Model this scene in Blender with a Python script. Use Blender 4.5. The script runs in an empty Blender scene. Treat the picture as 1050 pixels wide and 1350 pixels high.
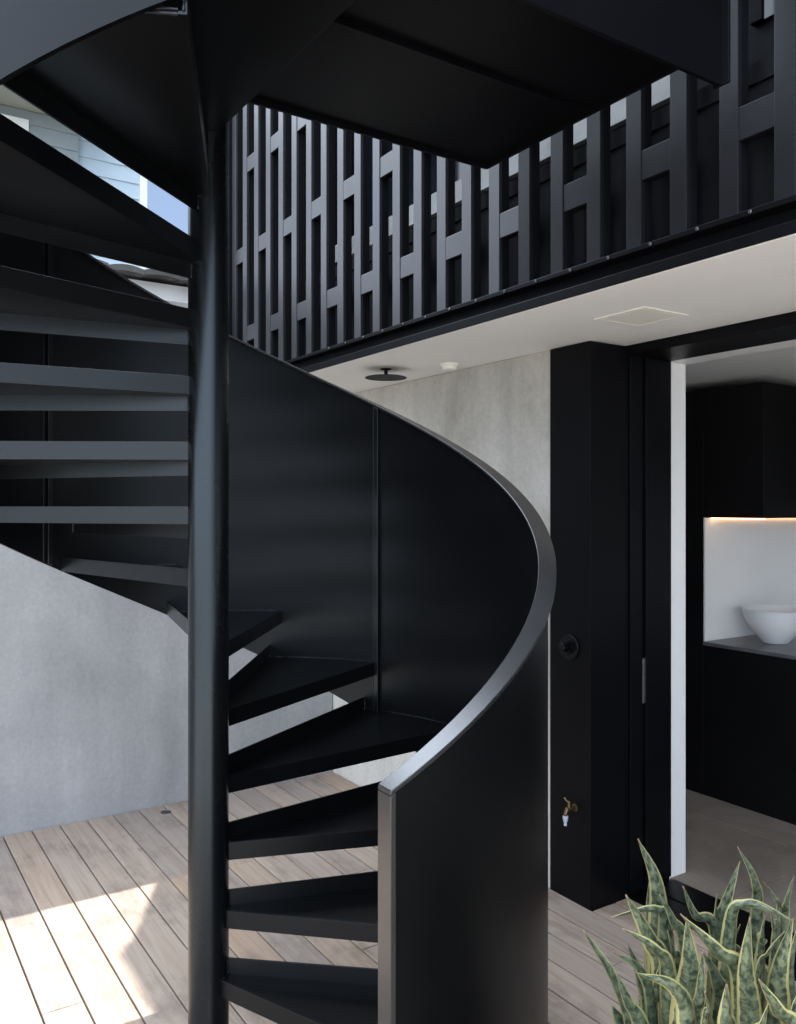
import bpy, bmesh, math, random
from mathutils import Vector, Matrix, Quaternion
random.seed(7)
R = math.radians
sc = bpy.context.scene
COL = sc.collection

# ------------------------------------------------------------------ camera frame
# world: x runs along the house front, y goes into the house, camera stands at (0,0)
H = 1.71
F = 1119.0
CS, SN = 0.8358, 0.5490
def cw(X, Y):                       # right/forward metres -> world x,y
    return (SN*X - CS*Y, CS*X + SN*Y)

# ------------------------------------------------------------------ helpers
def wloc(o):
    v = Vector((0, 0, 0))
    while o is not None:
        v += o.location
        o = o.parent
    return v

def obj(name, bm, mat, parent=None, bevel=0.0, smooth=False, angle=35, kind=None):
    if smooth:
        bm.normal_update()
        for f in bm.faces: f.smooth = True
        for e in bm.edges:
            if len(e.link_faces) == 2 and e.calc_face_angle(0) > R(angle): e.smooth = False
    me = bpy.data.meshes.new(name)
    off = wloc(parent) if parent is not None else Vector((0, 0, 0))
    if off.length > 0:
        bmesh.ops.translate(bm, verts=bm.verts, vec=-off)
    bm.to_mesh(me); bm.free()
    o = bpy.data.objects.new(name, me)
    COL.objects.link(o)
    me.materials.append(mat)
    if parent is not None: o.parent = parent
    if bevel > 0:
        m = o.modifiers.new('bevel', 'BEVEL'); m.width = bevel; m.segments = 2
        m.limit_method = 'ANGLE'; m.angle_limit = R(40)
    if kind: o['kind'] = kind
    return o

def tag(o, label, cat, group=None):
    o['label'] = label; o['category'] = cat
    if group: o['group'] = group
    return o

def thing(name, label, cat, loc=(0, 0, 0), group=None):
    o = bpy.data.objects.new(name, None); COL.objects.link(o)
    o.location = loc; o.empty_display_size = 0.1
    return tag(o, label, cat, group)

def recenter(o):                    # origin of a one-mesh thing at its base
    vs = [v.co for v in o.data.vertices]
    c = Vector(((min(v.x for v in vs)+max(v.x for v in vs))/2, (min(v.y for v in vs)+max(v.y for v in vs))/2, min(v.z for v in vs)))
    for v in o.data.vertices: v.co -= c
    o.location = c
    return o

def box(bm, x0, x1, y0, y1, z0, z1):
    vs = [bm.verts.new((x, y, z)) for x in (x0, x1) for y in (y0, y1) for z in (z0, z1)]
    out = []
    for q in ((0, 1, 3, 2), (4, 6, 7, 5), (0, 4, 5, 1), (2, 3, 7, 6), (0, 2, 6, 4), (1, 5, 7, 3)):
        out.append(bm.faces.new([vs[i] for i in q]))
    return out

def boxes(*bs):
    bm = bmesh.new()
    for b in bs: box(bm, *b)
    return bm

def prism(bm, poly, z0, z1):        # poly: list of (x,y); z0/z1 numbers
    a = [bm.verts.new((p[0], p[1], z0)) for p in poly]
    b = [bm.verts.new((p[0], p[1], z1)) for p in poly]
    n = len(poly)
    bm.faces.new(a[::-1]); bm.faces.new(b)
    for i in range(n):
        bm.faces.new((a[i], a[(i+1) % n], b[(i+1) % n], b[i]))

def lathe(bm, prof, c, axis=(0, 0, 1), seg=32):
    q = Vector((0, 0, 1)).rotation_difference(Vector(axis).normalized())
    rings = []
    for r, h in prof:
        if r < 1e-6:
            rings.append([bm.verts.new(Vector(c) + q @ Vector((0, 0, h)))])
        else:
            rings.append([bm.verts.new(Vector(c) + q @ Vector((r*math.cos(2*math.pi*i/seg), r*math.sin(2*math.pi*i/seg), h))) for i in range(seg)])
    for a, b in zip(rings, rings[1:]):
        for i in range(seg):
            j = (i+1) % seg
            if len(a) == 1 and len(b) == 1: continue
            if len(a) == 1: bm.faces.new((a[0], b[j], b[i]))
            elif len(b) == 1: bm.faces.new((a[i], a[j], b[0]))
            else: bm.faces.new((a[i], a[j], b[j], b[i]))
    bmesh.ops.recalc_face_normals(bm, faces=bm.faces)
    return bm

def tube(bm, pts, r, seg=10):
    pts = [Vector(p) for p in pts]
    prev = None
    for i, p in enumerate(pts):
        d = (pts[min(i+1, len(pts)-1)] - pts[max(i-1, 0)]).normalized()
        q = Vector((0, 0, 1)).rotation_difference(d)
        rr = r[i] if isinstance(r, (list, tuple)) else r
        ring = [bm.verts.new(p + q @ Vector((rr*math.cos(2*math.pi*k/seg), rr*math.sin(2*math.pi*k/seg), 0))) for k in range(seg)]
        if prev:
            for k in range(seg):
                bm.faces.new((prev[k], prev[(k+1) % seg], ring[(k+1) % seg], ring[k]))
        else:
            bm.faces.new(ring[::-1])
        prev = ring
    bm.faces.new(prev)
    return bm

# ------------------------------------------------------------------ materials
def new_mat(name):
    m = bpy.data.materials.new(name); m.use_nodes = True
    nt = m.node_tree
    return m, nt, nt.nodes['Principled BSDF']

def N(nt, t, **kw):
    n = nt.nodes.new(t)
    for k, v in kw.items():
        if k in n.inputs: n.inputs[k].default_value = v
        else: setattr(n, k, v)
    return n

def ramp(nt, stops):
    n = nt.nodes.new('ShaderNodeValToRGB')
    cr = n.color_ramp
    while len(cr.elements) < len(stops): cr.elements.new(0.5)
    for e, (p, c) in zip(cr.elements, stops):
        e.position = p
        e.color = (c[0], c[1], c[2], 1) if not isinstance(c, (int, float)) else (c, c, c, 1)
    return n

def coords(nt, scale=(1, 1, 1), kind='Object'):
    if kind == 'World':
        t = nt.nodes.new('ShaderNodeNewGeometry'); out = t.outputs['Position']
    else:
        t = nt.nodes.new('ShaderNodeTexCoord'); out = t.outputs[kind]
    mp = nt.nodes.new('ShaderNodeMapping'); mp.inputs['Scale'].default_value = scale
    nt.links.new(out, mp.inputs['Vector'])
    return mp.outputs['Vector']

def paint(name, col, rough=0.4, spec=0.5, var=0.25, bump=0.02, bscale=220, dust=0.0):
    m, nt, b = new_mat(name)
    v = coords(nt, kind='World')
    n1 = N(nt, 'ShaderNodeTexNoise', Scale=3.0, Detail=6.0, Roughness=0.6); nt.links.new(v, n1.inputs['Vector'])
    c = ramp(nt, [(0.3, [x*(1-var) for x in col]), (0.75, [min(1, x*(1+var)+dust) for x in col])])
    nt.links.new(n1.outputs['Fac'], c.inputs['Fac']); nt.links.new(c.outputs['Color'], b.inputs['Base Color'])
    n2 = N(nt, 'ShaderNodeTexNoise', Scale=7.0, Detail=8.0, Roughness=0.65); nt.links.new(v, n2.inputs['Vector'])
    r = ramp(nt, [(0.25, rough*0.95), (0.8, rough*1.06)])
    nt.links.new(n2.outputs['Fac'], r.inputs['Fac']); nt.links.new(r.outputs['Color'], b.inputs['Roughness'])
    b.inputs['Specular IOR Level'].default_value = spec
    if bump > 0:
        n3 = N(nt, 'ShaderNodeTexNoise', Scale=bscale, Detail=2.0); nt.links.new(v, n3.inputs['Vector'])
        bp = N(nt, 'ShaderNodeBump', Strength=bump, Distance=0.01); nt.links.new(n3.outputs['Fac'], bp.inputs['Height'])
        nt.links.new(bp.outputs['Normal'], b.inputs['Normal'])
    return m

M_black = paint('satin_black_steel', (0.0018, 0.0019, 0.0023), 0.36, 0.22, 0.25, 0.005, 260)
M_pole = paint('satin_black_pole', (0.0035, 0.0036, 0.0042), 0.27, 0.44, 0.25, 0.003, 260)
M_pole.node_tree.nodes['Principled BSDF'].inputs['Specular Tint'].default_value = (0.76, 0.9, 1, 1)
M_black.node_tree.nodes['Principled BSDF'].inputs['Specular Tint'].default_value = (0.86, 0.94, 1, 1)
M_tread = paint('satin_black_tread', (0.002, 0.0021, 0.0025), 0.32, 0.36, 0.4, 0.015, 200)
M_rail = paint('black_handrail_steel', (0.013, 0.013, 0.0135), 0.25, 0.5, 0.2, 0.02, 260)
M_rail.node_tree.nodes['Principled BSDF'].inputs['IOR'].default_value = 1.7
M_tread.node_tree.nodes['Principled BSDF'].inputs['Specular Tint'].default_value = (0.86, 0.94, 1, 1)
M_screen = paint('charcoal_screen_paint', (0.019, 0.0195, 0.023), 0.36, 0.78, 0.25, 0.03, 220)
M_screen.node_tree.nodes['Principled BSDF'].inputs['IOR'].default_value = 1.5
M_clad = paint('black_cladding', (0.0028, 0.003, 0.004), 0.42, 0.11, 0.3, 0.02, 150)
M_dark = paint('dark_upper_wall', (0.005, 0.0055, 0.0075), 0.6, 0.15, 0.3, 0.03, 80)
M_soffit = paint('soffit_white', (0.90, 0.89, 0.855), 0.6, 0.3, 0.03, 0.02, 120)
M_white = paint('white_paint', (0.80, 0.80, 0.79), 0.5, 0.4, 0.03, 0.02, 120)
M_plastic = paint('white_plastic', (0.92, 0.91, 0.82), 0.4, 0.5, 0.03, 0.0)
M_cab = paint('black_cabinet', (0.0045, 0.0045, 0.005), 0.55, 0.15, 0.3, 0.02, 60)
M_bench = paint('grey_bench_stone', (0.10, 0.10, 0.105), 0.3, 0.5, 0.35, 0.01, 60)
M_ceramic = paint('white_ceramic', (0.78, 0.79, 0.80), 0.3, 0.5, 0.03, 0.0)
M_pot = paint('charcoal_pot', (0.05, 0.05, 0.052), 0.7, 0.3, 0.3, 0.1, 60)
M_soil = paint('dark_soil', (0.03, 0.022, 0.016), 0.95, 0.1, 0.5, 0.6, 60)
M_lawn = paint('lawn', (0.060, 0.085, 0.032), 0.95, 0.1, 0.4, 0.5, 90)

def metal(name, col, rough):
    m, nt, b = new_mat(name)
    b.inputs['Metallic'].default_value = 1
    v = coords(nt, kind='World')
    n = N(nt, 'ShaderNodeTexNoise', Scale=30.0, Detail=4.0); nt.links.new(v, n.inputs['Vector'])
    c = ramp(nt, [(0.3, [x*0.6 for x in col]), (0.7, col)])
    nt.links.new(n.outputs['Fac'], c.inputs['Fac']); nt.links.new(c.outputs['Color'], b.inputs['Base Color'])
    b.inputs['Roughness'].default_value = rough
    return m
M_brass = metal('aged_brass', (0.22, 0.16, 0.085), 0.45)
M_steel = metal('brushed_steel', (0.24, 0.24, 0.235), 0.45)
M_bolt = metal('bolt_steel', (0.16, 0.16, 0.17), 0.5)

def concrete(name, base, dark, light, tint=None, streak=0.5):
    m, nt, b = new_mat(name)
    v = coords(nt, kind='World')
    n1 = N(nt, 'ShaderNodeTexNoise', Scale=1.5, Detail=9.0, Roughness=0.62, Distortion=0.5); nt.links.new(v, n1.inputs['Vector'])
    c1 = ramp(nt, [(0.28, dark), (0.5, base), (0.74, light)]); nt.links.new(n1.outputs['Fac'], c1.inputs['Fac'])
    v2 = coords(nt, (4.5, 4.5, 0.55), 'World')
    n2 = N(nt, 'ShaderNodeTexNoise', Scale=1.4, Detail=6.0, Roughness=0.6); nt.links.new(v2, n2.inputs['Vector'])
    c2 = ramp(nt, [(0.3, 0.74), (0.7, 1.12)]); nt.links.new(n2.outputs['Fac'], c2.inputs['Fac'])
    mx = N(nt, 'ShaderNodeMix', data_type='RGBA', blend_type='MULTIPLY'); mx.inputs[0].default_value = streak
    nt.links.new(c1.outputs['Color'], mx.inputs[6]); nt.links.new(c2.outputs['Color'], mx.inputs[7])
    n3 = N(nt, 'ShaderNodeTexNoise', Scale=42.0, Detail=5.0, Roughness=0.7); nt.links.new(v, n3.inputs['Vector'])
    c3 = ramp(nt, [(0.25, 0.86), (0.75, 1.08)]); nt.links.new(n3.outputs['Fac'], c3.inputs['Fac'])
    mx2 = N(nt, 'ShaderNodeMix', data_type='RGBA', blend_type='MULTIPLY'); mx2.inputs[0].default_value = 1
    nt.links.new(mx.outputs[2], mx2.inputs[6]); nt.links.new(c3.outputs['Color'], mx2.inputs[7])
    vp = N(nt, 'ShaderNodeTexVoronoi', Scale=26.0); nt.links.new(v, vp.inputs['Vector'])
    pr = ramp(nt, [(0.035, 0.62), (0.075, 1.0)]); nt.links.new(vp.outputs['Distance'], pr.inputs['Fac'])
    mx5 = N(nt, 'ShaderNodeMix', data_type='RGBA', blend_type='MULTIPLY'); mx5.inputs[0].default_value = 0.55
    nt.links.new(mx2.outputs[2], mx5.inputs[6]); nt.links.new(pr.outputs['Color'], mx5.inputs[7])
    nt.links.new(mx5.outputs[2], b.inputs['Base Color'])
    b.inputs['Roughness'].default_value = 0.85
    b.inputs['Specular IOR Level'].default_value = 0.3
    bp = N(nt, 'ShaderNodeBump', Strength=0.18, Distance=0.01); nt.links.new(n3.outputs['Fac'], bp.inputs['Height'])
    nt.links.new(bp.outputs['Normal'], b.inputs['Normal'])
    return m
M_conc = concrete('boundary_concrete', (0.295, 0.297, 0.30), (0.235, 0.238, 0.243), (0.345, 0.345, 0.345), streak=0.45)
M_conc2 = concrete('house_concrete', (0.54, 0.52, 0.47), (0.40, 0.38, 0.33), (0.62, 0.60, 0.555), streak=0.7)
M_floor = concrete('interior_tile', (0.26, 0.22, 0.185), (0.17, 0.143, 0.12), (0.33, 0.285, 0.245), streak=0.2)

def deck_mat():
    m, nt, b = new_mat('weathered_deck')
    at = N(nt, 'ShaderNodeAttribute', attribute_name='tone')
    v = coords(nt, (1.2, 26, 26), 'World')
    # shift the grain board by board
    add = N(nt, 'ShaderNodeVectorMath', operation='ADD')
    sc_ = N(nt, 'ShaderNodeVectorMath', operation='SCALE'); sc_.inputs['Scale'].default_value = 40
    cmb = N(nt, 'ShaderNodeCombineXYZ')
    nt.links.new(at.outputs['Fac'], cmb.inputs['X']); nt.links.new(at.outputs['Fac'], cmb.inputs['Z'])
    nt.links.new(cmb.outputs[0], sc_.inputs[0])
    nt.links.new(v, add.inputs[0]); nt.links.new(sc_.outputs[0], add.inputs[1])
    n1 = N(nt, 'ShaderNodeTexNoise', Scale=1.6, Detail=8.0, Roughness=0.65, Distortion=0.6); nt.links.new(add.outputs[0], n1.inputs['Vector'])
    grain = ramp(nt, [(0.22, (0.28, 0.215, 0.165)), (0.48, (0.395, 0.318, 0.255)), (0.8, (0.475, 0.40, 0.335))])
    nt.links.new(n1.outputs['Fac'], grain.inputs['Fac'])
    tone = ramp(nt, [(0.0, (0.82, 0.83, 0.86)), (0.35, (0.97, 0.98, 1.0)), (0.7, (1.05, 1.0, 0.95)), (1.0, (1.08, 0.96, 0.86))])
    nt.links.new(at.outputs['Fac'], tone.inputs['Fac'])
    mx = N(nt, 'ShaderNodeMix', data_type='RGBA', blend_type='MULTIPLY'); mx.inputs[0].default_value = 1
    nt.links.new(grain.outputs['Color'], mx.inputs[6]); nt.links.new(tone.outputs['Color'], mx.inputs[7])
    v2 = coords(nt, (1.0, 1.6, 1.0), 'World')
    n2 = N(nt, 'ShaderNodeTexNoise', Scale=2.6, Detail=6.0, Roughness=0.7); nt.links.new(v2, n2.inputs['Vector'])
    blot = ramp(nt, [(0.30, (0.58, 0.58, 0.60)), (0.5, (1, 1, 1)), (0.8, (1.1, 1.08, 1.06))]); nt.links.new(n2.outputs['Fac'], blot.inputs['Fac'])
    mx2 = N(nt, 'ShaderNodeMix', data_type='RGBA', blend_type='MULTIPLY'); mx2.inputs[0].default_value = 1.0
    nt.links.new(mx.outputs[2], mx2.inputs[6]); nt.links.new(blot.outputs['Color'], mx2.inputs[7])
    # greyer, darker strip at the foot of the boundary wall
    g = nt.nodes.new('ShaderNodeNewGeometry'); sx = nt.nodes.new('ShaderNodeSeparateXYZ'); nt.links.new(g.outputs['Position'], sx.inputs[0])
    mr = N(nt, 'ShaderNodeMapRange'); mr.inputs[1].default_value = -4.85; mr.inputs[2].default_value = -3.9; mr.inputs[3].default_value = 0.75; mr.inputs[4].default_value = 0.0
    ad = N(nt, 'ShaderNodeMath', operation='MULTIPLY_ADD'); ad.inputs[1].default_value = 0.9; ad.inputs[2].default_value = -0.45
    nt.links.new(n2.outputs['Fac'], ad.inputs[0])
    ad2 = N(nt, 'ShaderNodeMath', operation='ADD', use_clamp=True)
    nt.links.new(sx.outputs['X'], mr.inputs[0]); nt.links.new(mr.outputs[0], ad2.inputs[0]); nt.links.new(ad.outputs[0], ad2.inputs[1])
    mx3 = N(nt, 'ShaderNodeMix', data_type='RGBA', blend_type='MULTIPLY'); nt.links.new(ad2.outputs[0], mx3.inputs[0])
    nt.links.new(mx2.outputs[2], mx3.inputs[6]); mx3.inputs[7].default_value = (0.56, 0.58, 0.62, 1)
    # knots
    vor = N(nt, 'ShaderNodeTexVoronoi', Scale=1.0); v3 = coords(nt, (2.2, 7.0, 1), 'World'); nt.links.new(v3, vor.inputs['Vector'])
    kn = ramp(nt, [(0.03, 0.45), (0.085, 1.0)]); nt.links.new(vor.outputs['Distance'], kn.inputs['Fac'])
    mx4 = N(nt, 'ShaderNodeMix', data_type='RGBA', blend_type='MULTIPLY'); mx4.inputs[0].default_value = 0.6
    nt.links.new(mx3.outputs[2], mx4.inputs[6]); nt.links.new(kn.outputs['Color'], mx4.inputs[7])
    nt.links.new(mx4.outputs[2], b.inputs['Base Color'])
    b.inputs['Roughness'].default_value = 0.8; b.inputs['Specular IOR Level'].default_value = 0.3
    bp = N(nt, 'ShaderNodeBump', Strength=0.25, Distance=0.006); nt.links.new(n1.outputs['Fac'], bp.inputs['Height'])
    nt.links.new(bp.outputs['Normal'], b.inputs['Normal'])
    return m
M_deck = deck_mat()

def glass_dark():
    m, nt, b = new_mat('dark_window_glass')
    v = coords(nt, kind='World')
    n = N(nt, 'ShaderNodeTexNoise', Scale=1.2, Detail=3.0); nt.links.new(v, n.inputs['Vector'])
    c = ramp(nt, [(0.3, (0.006, 0.008, 0.012)), (0.7, (0.02, 0.026, 0.036))]); nt.links.new(n.outputs['Fac'], c.inputs['Fac'])
    nt.links.new(c.outputs['Color'], b.inputs['Base Color'])
    b.inputs['Roughness'].default_value = 0.06
    return m
M_glass = glass_dark()

def leaf_mat():
    m, nt, b = new_mat('variegated_leaf')
    tc = nt.nodes.new('ShaderNodeTexCoord'); sx = nt.nodes.new('ShaderNodeSeparateXYZ'); nt.links.new(tc.outputs['UV'], sx.inputs[0])
    at = N(nt, 'ShaderNodeAttribute', attribute_name='tone')
    # zig-zag cross bands along the leaf
    cmb = N(nt, 'ShaderNodeCombineXYZ')
    mu = N(nt, 'ShaderNodeMath', operation='MULTIPLY'); mu.inputs[1].default_value = 2.6; nt.links.new(sx.outputs['X'], mu.inputs[0])
    mv = N(nt, 'ShaderNodeMath', operation='MULTIPLY'); mv.inputs[1].default_value = 40.0; nt.links.new(sx.outputs['Y'], mv.inputs[0])
    ms = N(nt, 'ShaderNodeMath', operation='MULTIPLY'); ms.inputs[1].default_value = 50.0; nt.links.new(at.outputs['Fac'], ms.inputs[0])
    nt.links.new(mu.outputs[0], cmb.inputs[0]); nt.links.new(mv.outputs[0], cmb.inputs[1]); nt.links.new(ms.outputs[0], cmb.inputs[2])
    n1 = N(nt, 'ShaderNodeTexNoise', Scale=1.0, Detail=5.0, Roughness=0.65, Distortion=0.25); nt.links.new(cmb.outputs[0], n1.inputs['Vector'])
    band = ramp(nt, [(0.40, (0.018, 0.032, 0.020)), (0.48, (0.060, 0.080, 0.046)), (0.58, (0.115, 0.138, 0.082)), (0.75, (0.165, 0.185, 0.120))])
    nt.links.new(n1.outputs['Fac'], band.inputs['Fac'])
    # yellow margin
    s1 = N(nt, 'ShaderNodeMath', operation='SUBTRACT'); s1.inputs[1].default_value = 0.5; nt.links.new(sx.outputs['X'], s1.inputs[0])
    ab = N(nt, 'ShaderNodeMath', operation='ABSOLUTE'); nt.links.new(s1.outputs[0], ab.inputs[0])
    wob = N(nt, 'ShaderNodeMath', operation='MULTIPLY_ADD'); wob.inputs[1].default_value = 0.16; nt.links.new(n1.outputs['Fac'], wob.inputs[0]); nt.links.new(ab.outputs[0], wob.inputs[2])
    mg = ramp(nt, [(0.450, 0.0), (0.475, 1.0)]); nt.links.new(wob.outputs[0], mg.inputs['Fac'])
    mx = N(nt, 'ShaderNodeMix', data_type='RGBA'); nt.links.new(mg.outputs['Color'], mx.inputs[0])
    nt.links.new(band.outputs['Color'], mx.inputs[6]); mx.inputs[7].default_value = (0.34, 0.315, 0.14, 1)
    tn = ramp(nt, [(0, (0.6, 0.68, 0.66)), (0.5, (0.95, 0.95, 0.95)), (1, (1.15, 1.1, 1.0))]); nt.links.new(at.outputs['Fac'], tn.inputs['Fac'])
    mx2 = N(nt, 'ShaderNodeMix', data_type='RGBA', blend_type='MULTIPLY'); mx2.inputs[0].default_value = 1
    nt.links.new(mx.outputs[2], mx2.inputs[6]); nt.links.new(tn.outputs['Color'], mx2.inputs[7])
    # dry brown tip
    tp = ramp(nt, [(0.975, 0.0), (0.995, 1.0)]); nt.links.new(sx.outputs['Y'], tp.inputs['Fac'])
    mx3 = N(nt, 'ShaderNodeMix', data_type='RGBA'); nt.links.new(tp.outputs['Color'], mx3.inputs[0])
    nt.links.new(mx2.outputs[2], mx3.inputs[6]); mx3.inputs[7].default_value = (0.16, 0.11, 0.06, 1)
    nt.links.new(mx3.outputs[2], b.inputs['Base Color'])
    b.inputs['Roughness'].default_value = 0.42
    bp = N(nt, 'ShaderNodeBump', Strength=0.1, Distance=0.004); nt.links.new(n1.outputs['Fac'], bp.inputs['Height'])
    nt.links.new(bp.outputs['Normal'], b.inputs['Normal'])
    return m
M_leaf = leaf_mat()

def emit(name, col, s):
    m, nt, b = new_mat(name)
    b.inputs['Base Color'].default_value = (*col, 1)
    b.inputs['Emission Color'].default_value = (*col, 1); b.inputs['Emission Strength'].default_value = s
    return m
M_led = emit('warm_strip_light', (1.0, 0.55, 0.25), 6.0)

# ------------------------------------------------------------------ ground, deck
bm = bmesh.new(); box(bm, -400, 400, -400, 400, -1.2, -0.16)
obj('ground', bm, M_lawn, kind='structure')

def build_deck():
    bm = bmesh.new()
    lay = bm.faces.layers.float.new('tone')
    pitch, gap = 0.1395, 0.0068
    y = -2.92
    rnd = random.Random(11)
    k = 0
    while y < 2.87:
        y1 = min(y + pitch - gap, 2.876)
        x0 = -4.806 if y1 < 2.656 else -2.550
        xs = [x0]
        x = x0 + rnd.uniform(0.9, 3.4)
        # a joint seen beside the pier
        while x < 1.6:
            xs.append(x); x += rnd.choice((1.8, 2.4, 3.0)) + rnd.uniform(-.1, .1)
        xs.append(1.9)
        for a, c in zip(xs, xs[1:]):
            t = rnd.random()
            zt = rnd.uniform(-0.0012, 0.0012)
            for f in box(bm, a + 0.0012, c - 0.0012, y, y1, -0.022, zt): f[lay] = t
        y += pitch; k += 1
    o = obj('deck', bm, M_deck, bevel=0.0022, kind='structure')
    return o
build_deck()
# dark void under the boards, edge of the deck
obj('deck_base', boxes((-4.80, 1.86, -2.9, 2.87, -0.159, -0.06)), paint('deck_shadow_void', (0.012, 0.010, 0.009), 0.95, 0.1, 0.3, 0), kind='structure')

obj('bounce_paving', boxes((1.9, 22, -18, 16, -0.159, -0.03), (-4.8, 1.88, -18, -2.95, -0.159, -0.03)), concrete('bounce_paving_pale', (0.70, 0.67, 0.62), (0.62, 0.59, 0.54), (0.76, 0.73, 0.68), streak=0.2), kind='structure')  # unseen pale ground added to bounce sunlight into the courtyard
# ------------------------------------------------------------------ boundary wall (left)
w = obj('boundary_wall', boxes((-5.01, -4.81, -7.0, 1.849, -0.16, 2.9), (-5.01, -4.81, 1.85, 2.655, -0.16, 2.40)), M_conc, bevel=0.004)
tag(recenter(w), 'plain grey rendered concrete wall at the left edge of the timber deck', 'wall')

# ------------------------------------------------------------------ house
house = thing('house', 'house with black pier, white soffit and dark upper storey behind the spiral stair', 'house', (-2.5, 2.66, 0))
SOF = 2.415
obj('wall', boxes((-5.15, -2.797, 2.66, 3.163, -0.16, SOF-0.001)), M_conc2, house, 0.003)['label'] = 'bare concrete wall under the white soffit'
obj('pier', boxes((-2.797, -2.553, 2.650, 2.878, -0.01, SOF-0.003)), M_clad, house, 0.003)['label'] = 'square black pier beside the doorway'
# interior lining wall with its white end
obj('lining_wall', boxes((-5.15, -2.578, 3.165, 3.304, -0.01, 2.46)), M_white, house, 0.002)['label'] = 'white end of the wall at the doorway'
# soffit: two boards deep, outer drip edge
obj('soffit', boxes((-5.15, 2.6, 2.064, 2.879, SOF, SOF+0.02)), M_soffit, house, 0.002)
# slab edge / floor structure above the soffit
obj('floor_slab', boxes((-5.15, 2.6, 2.16, 7.2, 2.47, 2.90)), M_dark, house)
obj('balcony_floor', boxes((-5.15, 2.6, 2.15, 2.9, 2.902, 2.96)), M_dark, house)
# door frame
df = obj('door_frame', boxes((-2.70, -2.556, 2.880, 3.163, -0.005, SOF-0.004),
                             (-2.556, 2.0, 2.881, 3.161, 2.372, SOF-0.002),
                             (2.0, 2.15, 2.880, 3.163, 0, SOF-0.004)), M_clad, house, 0.003)
obj('jamb_strip', boxes((-2.557, -2.540, 2.884, 2.958, 0.03, 2.371)), M_clad, df, 0.003)
obj('jamb_strip', boxes((-2.557, -2.540, 2.985, 3.155, 0.03, 2.371)), M_clad, df, 0.003)
obj('latch_plate', boxes((-2.549, -2.536, 2.960, 2.978, 0.84, 1.04)), M_steel, df, 0.003)['label'] = 'narrow steel latch plate on the black jamb'
obj('threshold', boxes((-2.553, 2.0, 2.882, 3.188, -0.03, 0.006), (-2.553, 2.0, 3.02, 3.028, 0.006, 0.010)), M_clad, house, 0.002)
obj('bulkhead', boxes((-2.578, 2.6, 3.166, 3.30, 2.374, 2.46)), M_white, house, 0.002)
obj('ceiling', boxes((-5.0, 2.6, 3.305, 7.1, 2.452, 2.469)), M_white, house)
obj('interior_wall', boxes((-5.0, 2.6, 7.1, 7.2, 0, 2.45), (2.6, 2.7, 2.2, 3.6, 0, 2.45), (-5.15, -5.02, 3.31, 7.2, -0.1, 2.45), (2.6, 2.7, 6.2, 7.2, 0, 2.45)), M_white, house)
obj('side_wall', boxes((2.16, 2.6, 2.66, 3.163, -0.16, SOF-0.001)), M_conc2, house, 0.003)
# interior floor, tiles with joints
bm = bmesh.new()
x = -5.0
for i in range(9):
    for j in range(5):
        xa = -5.0 + i*0.9; ya = 3.19 + j*0.9 - (0.0 if j == 0 else 0.1)
        yb = ya + 0.9 - (0.1 if j == 0 else 0)
        box(bm, xa+0.0015, min(xa+0.8985, 2.6), ya+0.0015, min(yb-0.0015, 7.1), -0.03, 0.0)
obj('floor', bm, M_floor, bevel=0.001, kind='structure')
# upper storey: rear wall of the balcony, windows, fin wall and roof
obj('upper_wall', boxes((-5.15, 2.6, 2.90, 7.2, 2.96, 5.7)), M_dark, house)
obj('fin_wall', boxes((-5.26, -5.152, 1.95, 7.2, 2.38, 5.7)), M_dark, house, 0.004)
obj('sill_band', boxes((-5.15, -2.3, 2.86, 2.899, 3.40, 3.52)), paint('pale_band', (0.48, 0.48, 0.47), 0.6, 0.3, 0.25, 0.05, 40), house, 0.003)['label'] = 'pale horizontal band seen through the slat screen'
for k in range(5):
    xa = -4.95 + k*1.5
    wf = obj('window', boxes((xa, xa+0.05, 2.87, 2.898, 3.53, 5.2), (xa+1.3, xa+1.35, 2.87, 2.898, 3.53, 5.2), (xa+0.05, xa+1.3, 2.87, 2.898, 5.15, 5.2)), M_clad, house, 0.003)
    obj('pane', boxes((xa+0.05, xa+1.3, 2.88, 2.896, 3.53, 5.15)), M_glass, wf)
obj('roof', boxes((-5.30, 2.8, 1.95, 7.4, 5.702, 5.95)), M_clad, house, 0.005)
obj('sky_blocker', boxes((-2.32, 1.6, 1.30, 2.05, 4.60, 4.68)), M_clad, house, 0.004)  # unseen slab added to keep sky light off the right-hand bars
obj('eave_shadow_strip', boxes((-4.75, 2.8, 1.78, 1.9495, 5.72, 5.93)), M_clad, house, 0.005)  # unseen roof strip added to shape the sun patch on the deck
# fascia under the screen
fa = obj('fascia', boxes((-5.15, 2.6, 2.056, 2.0635, SOF+0.001, 2.45), (-5.15, 2.6, 2.070, 2.158, SOF+0.0205, 2.449), (-5.15, 2.6, 2.105, 2.158, 2.45, 2.50), (-5.15, 2.6, 2.058, 2.158, 2.50, 2.517)), M_clad, house, 0.002)

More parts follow.
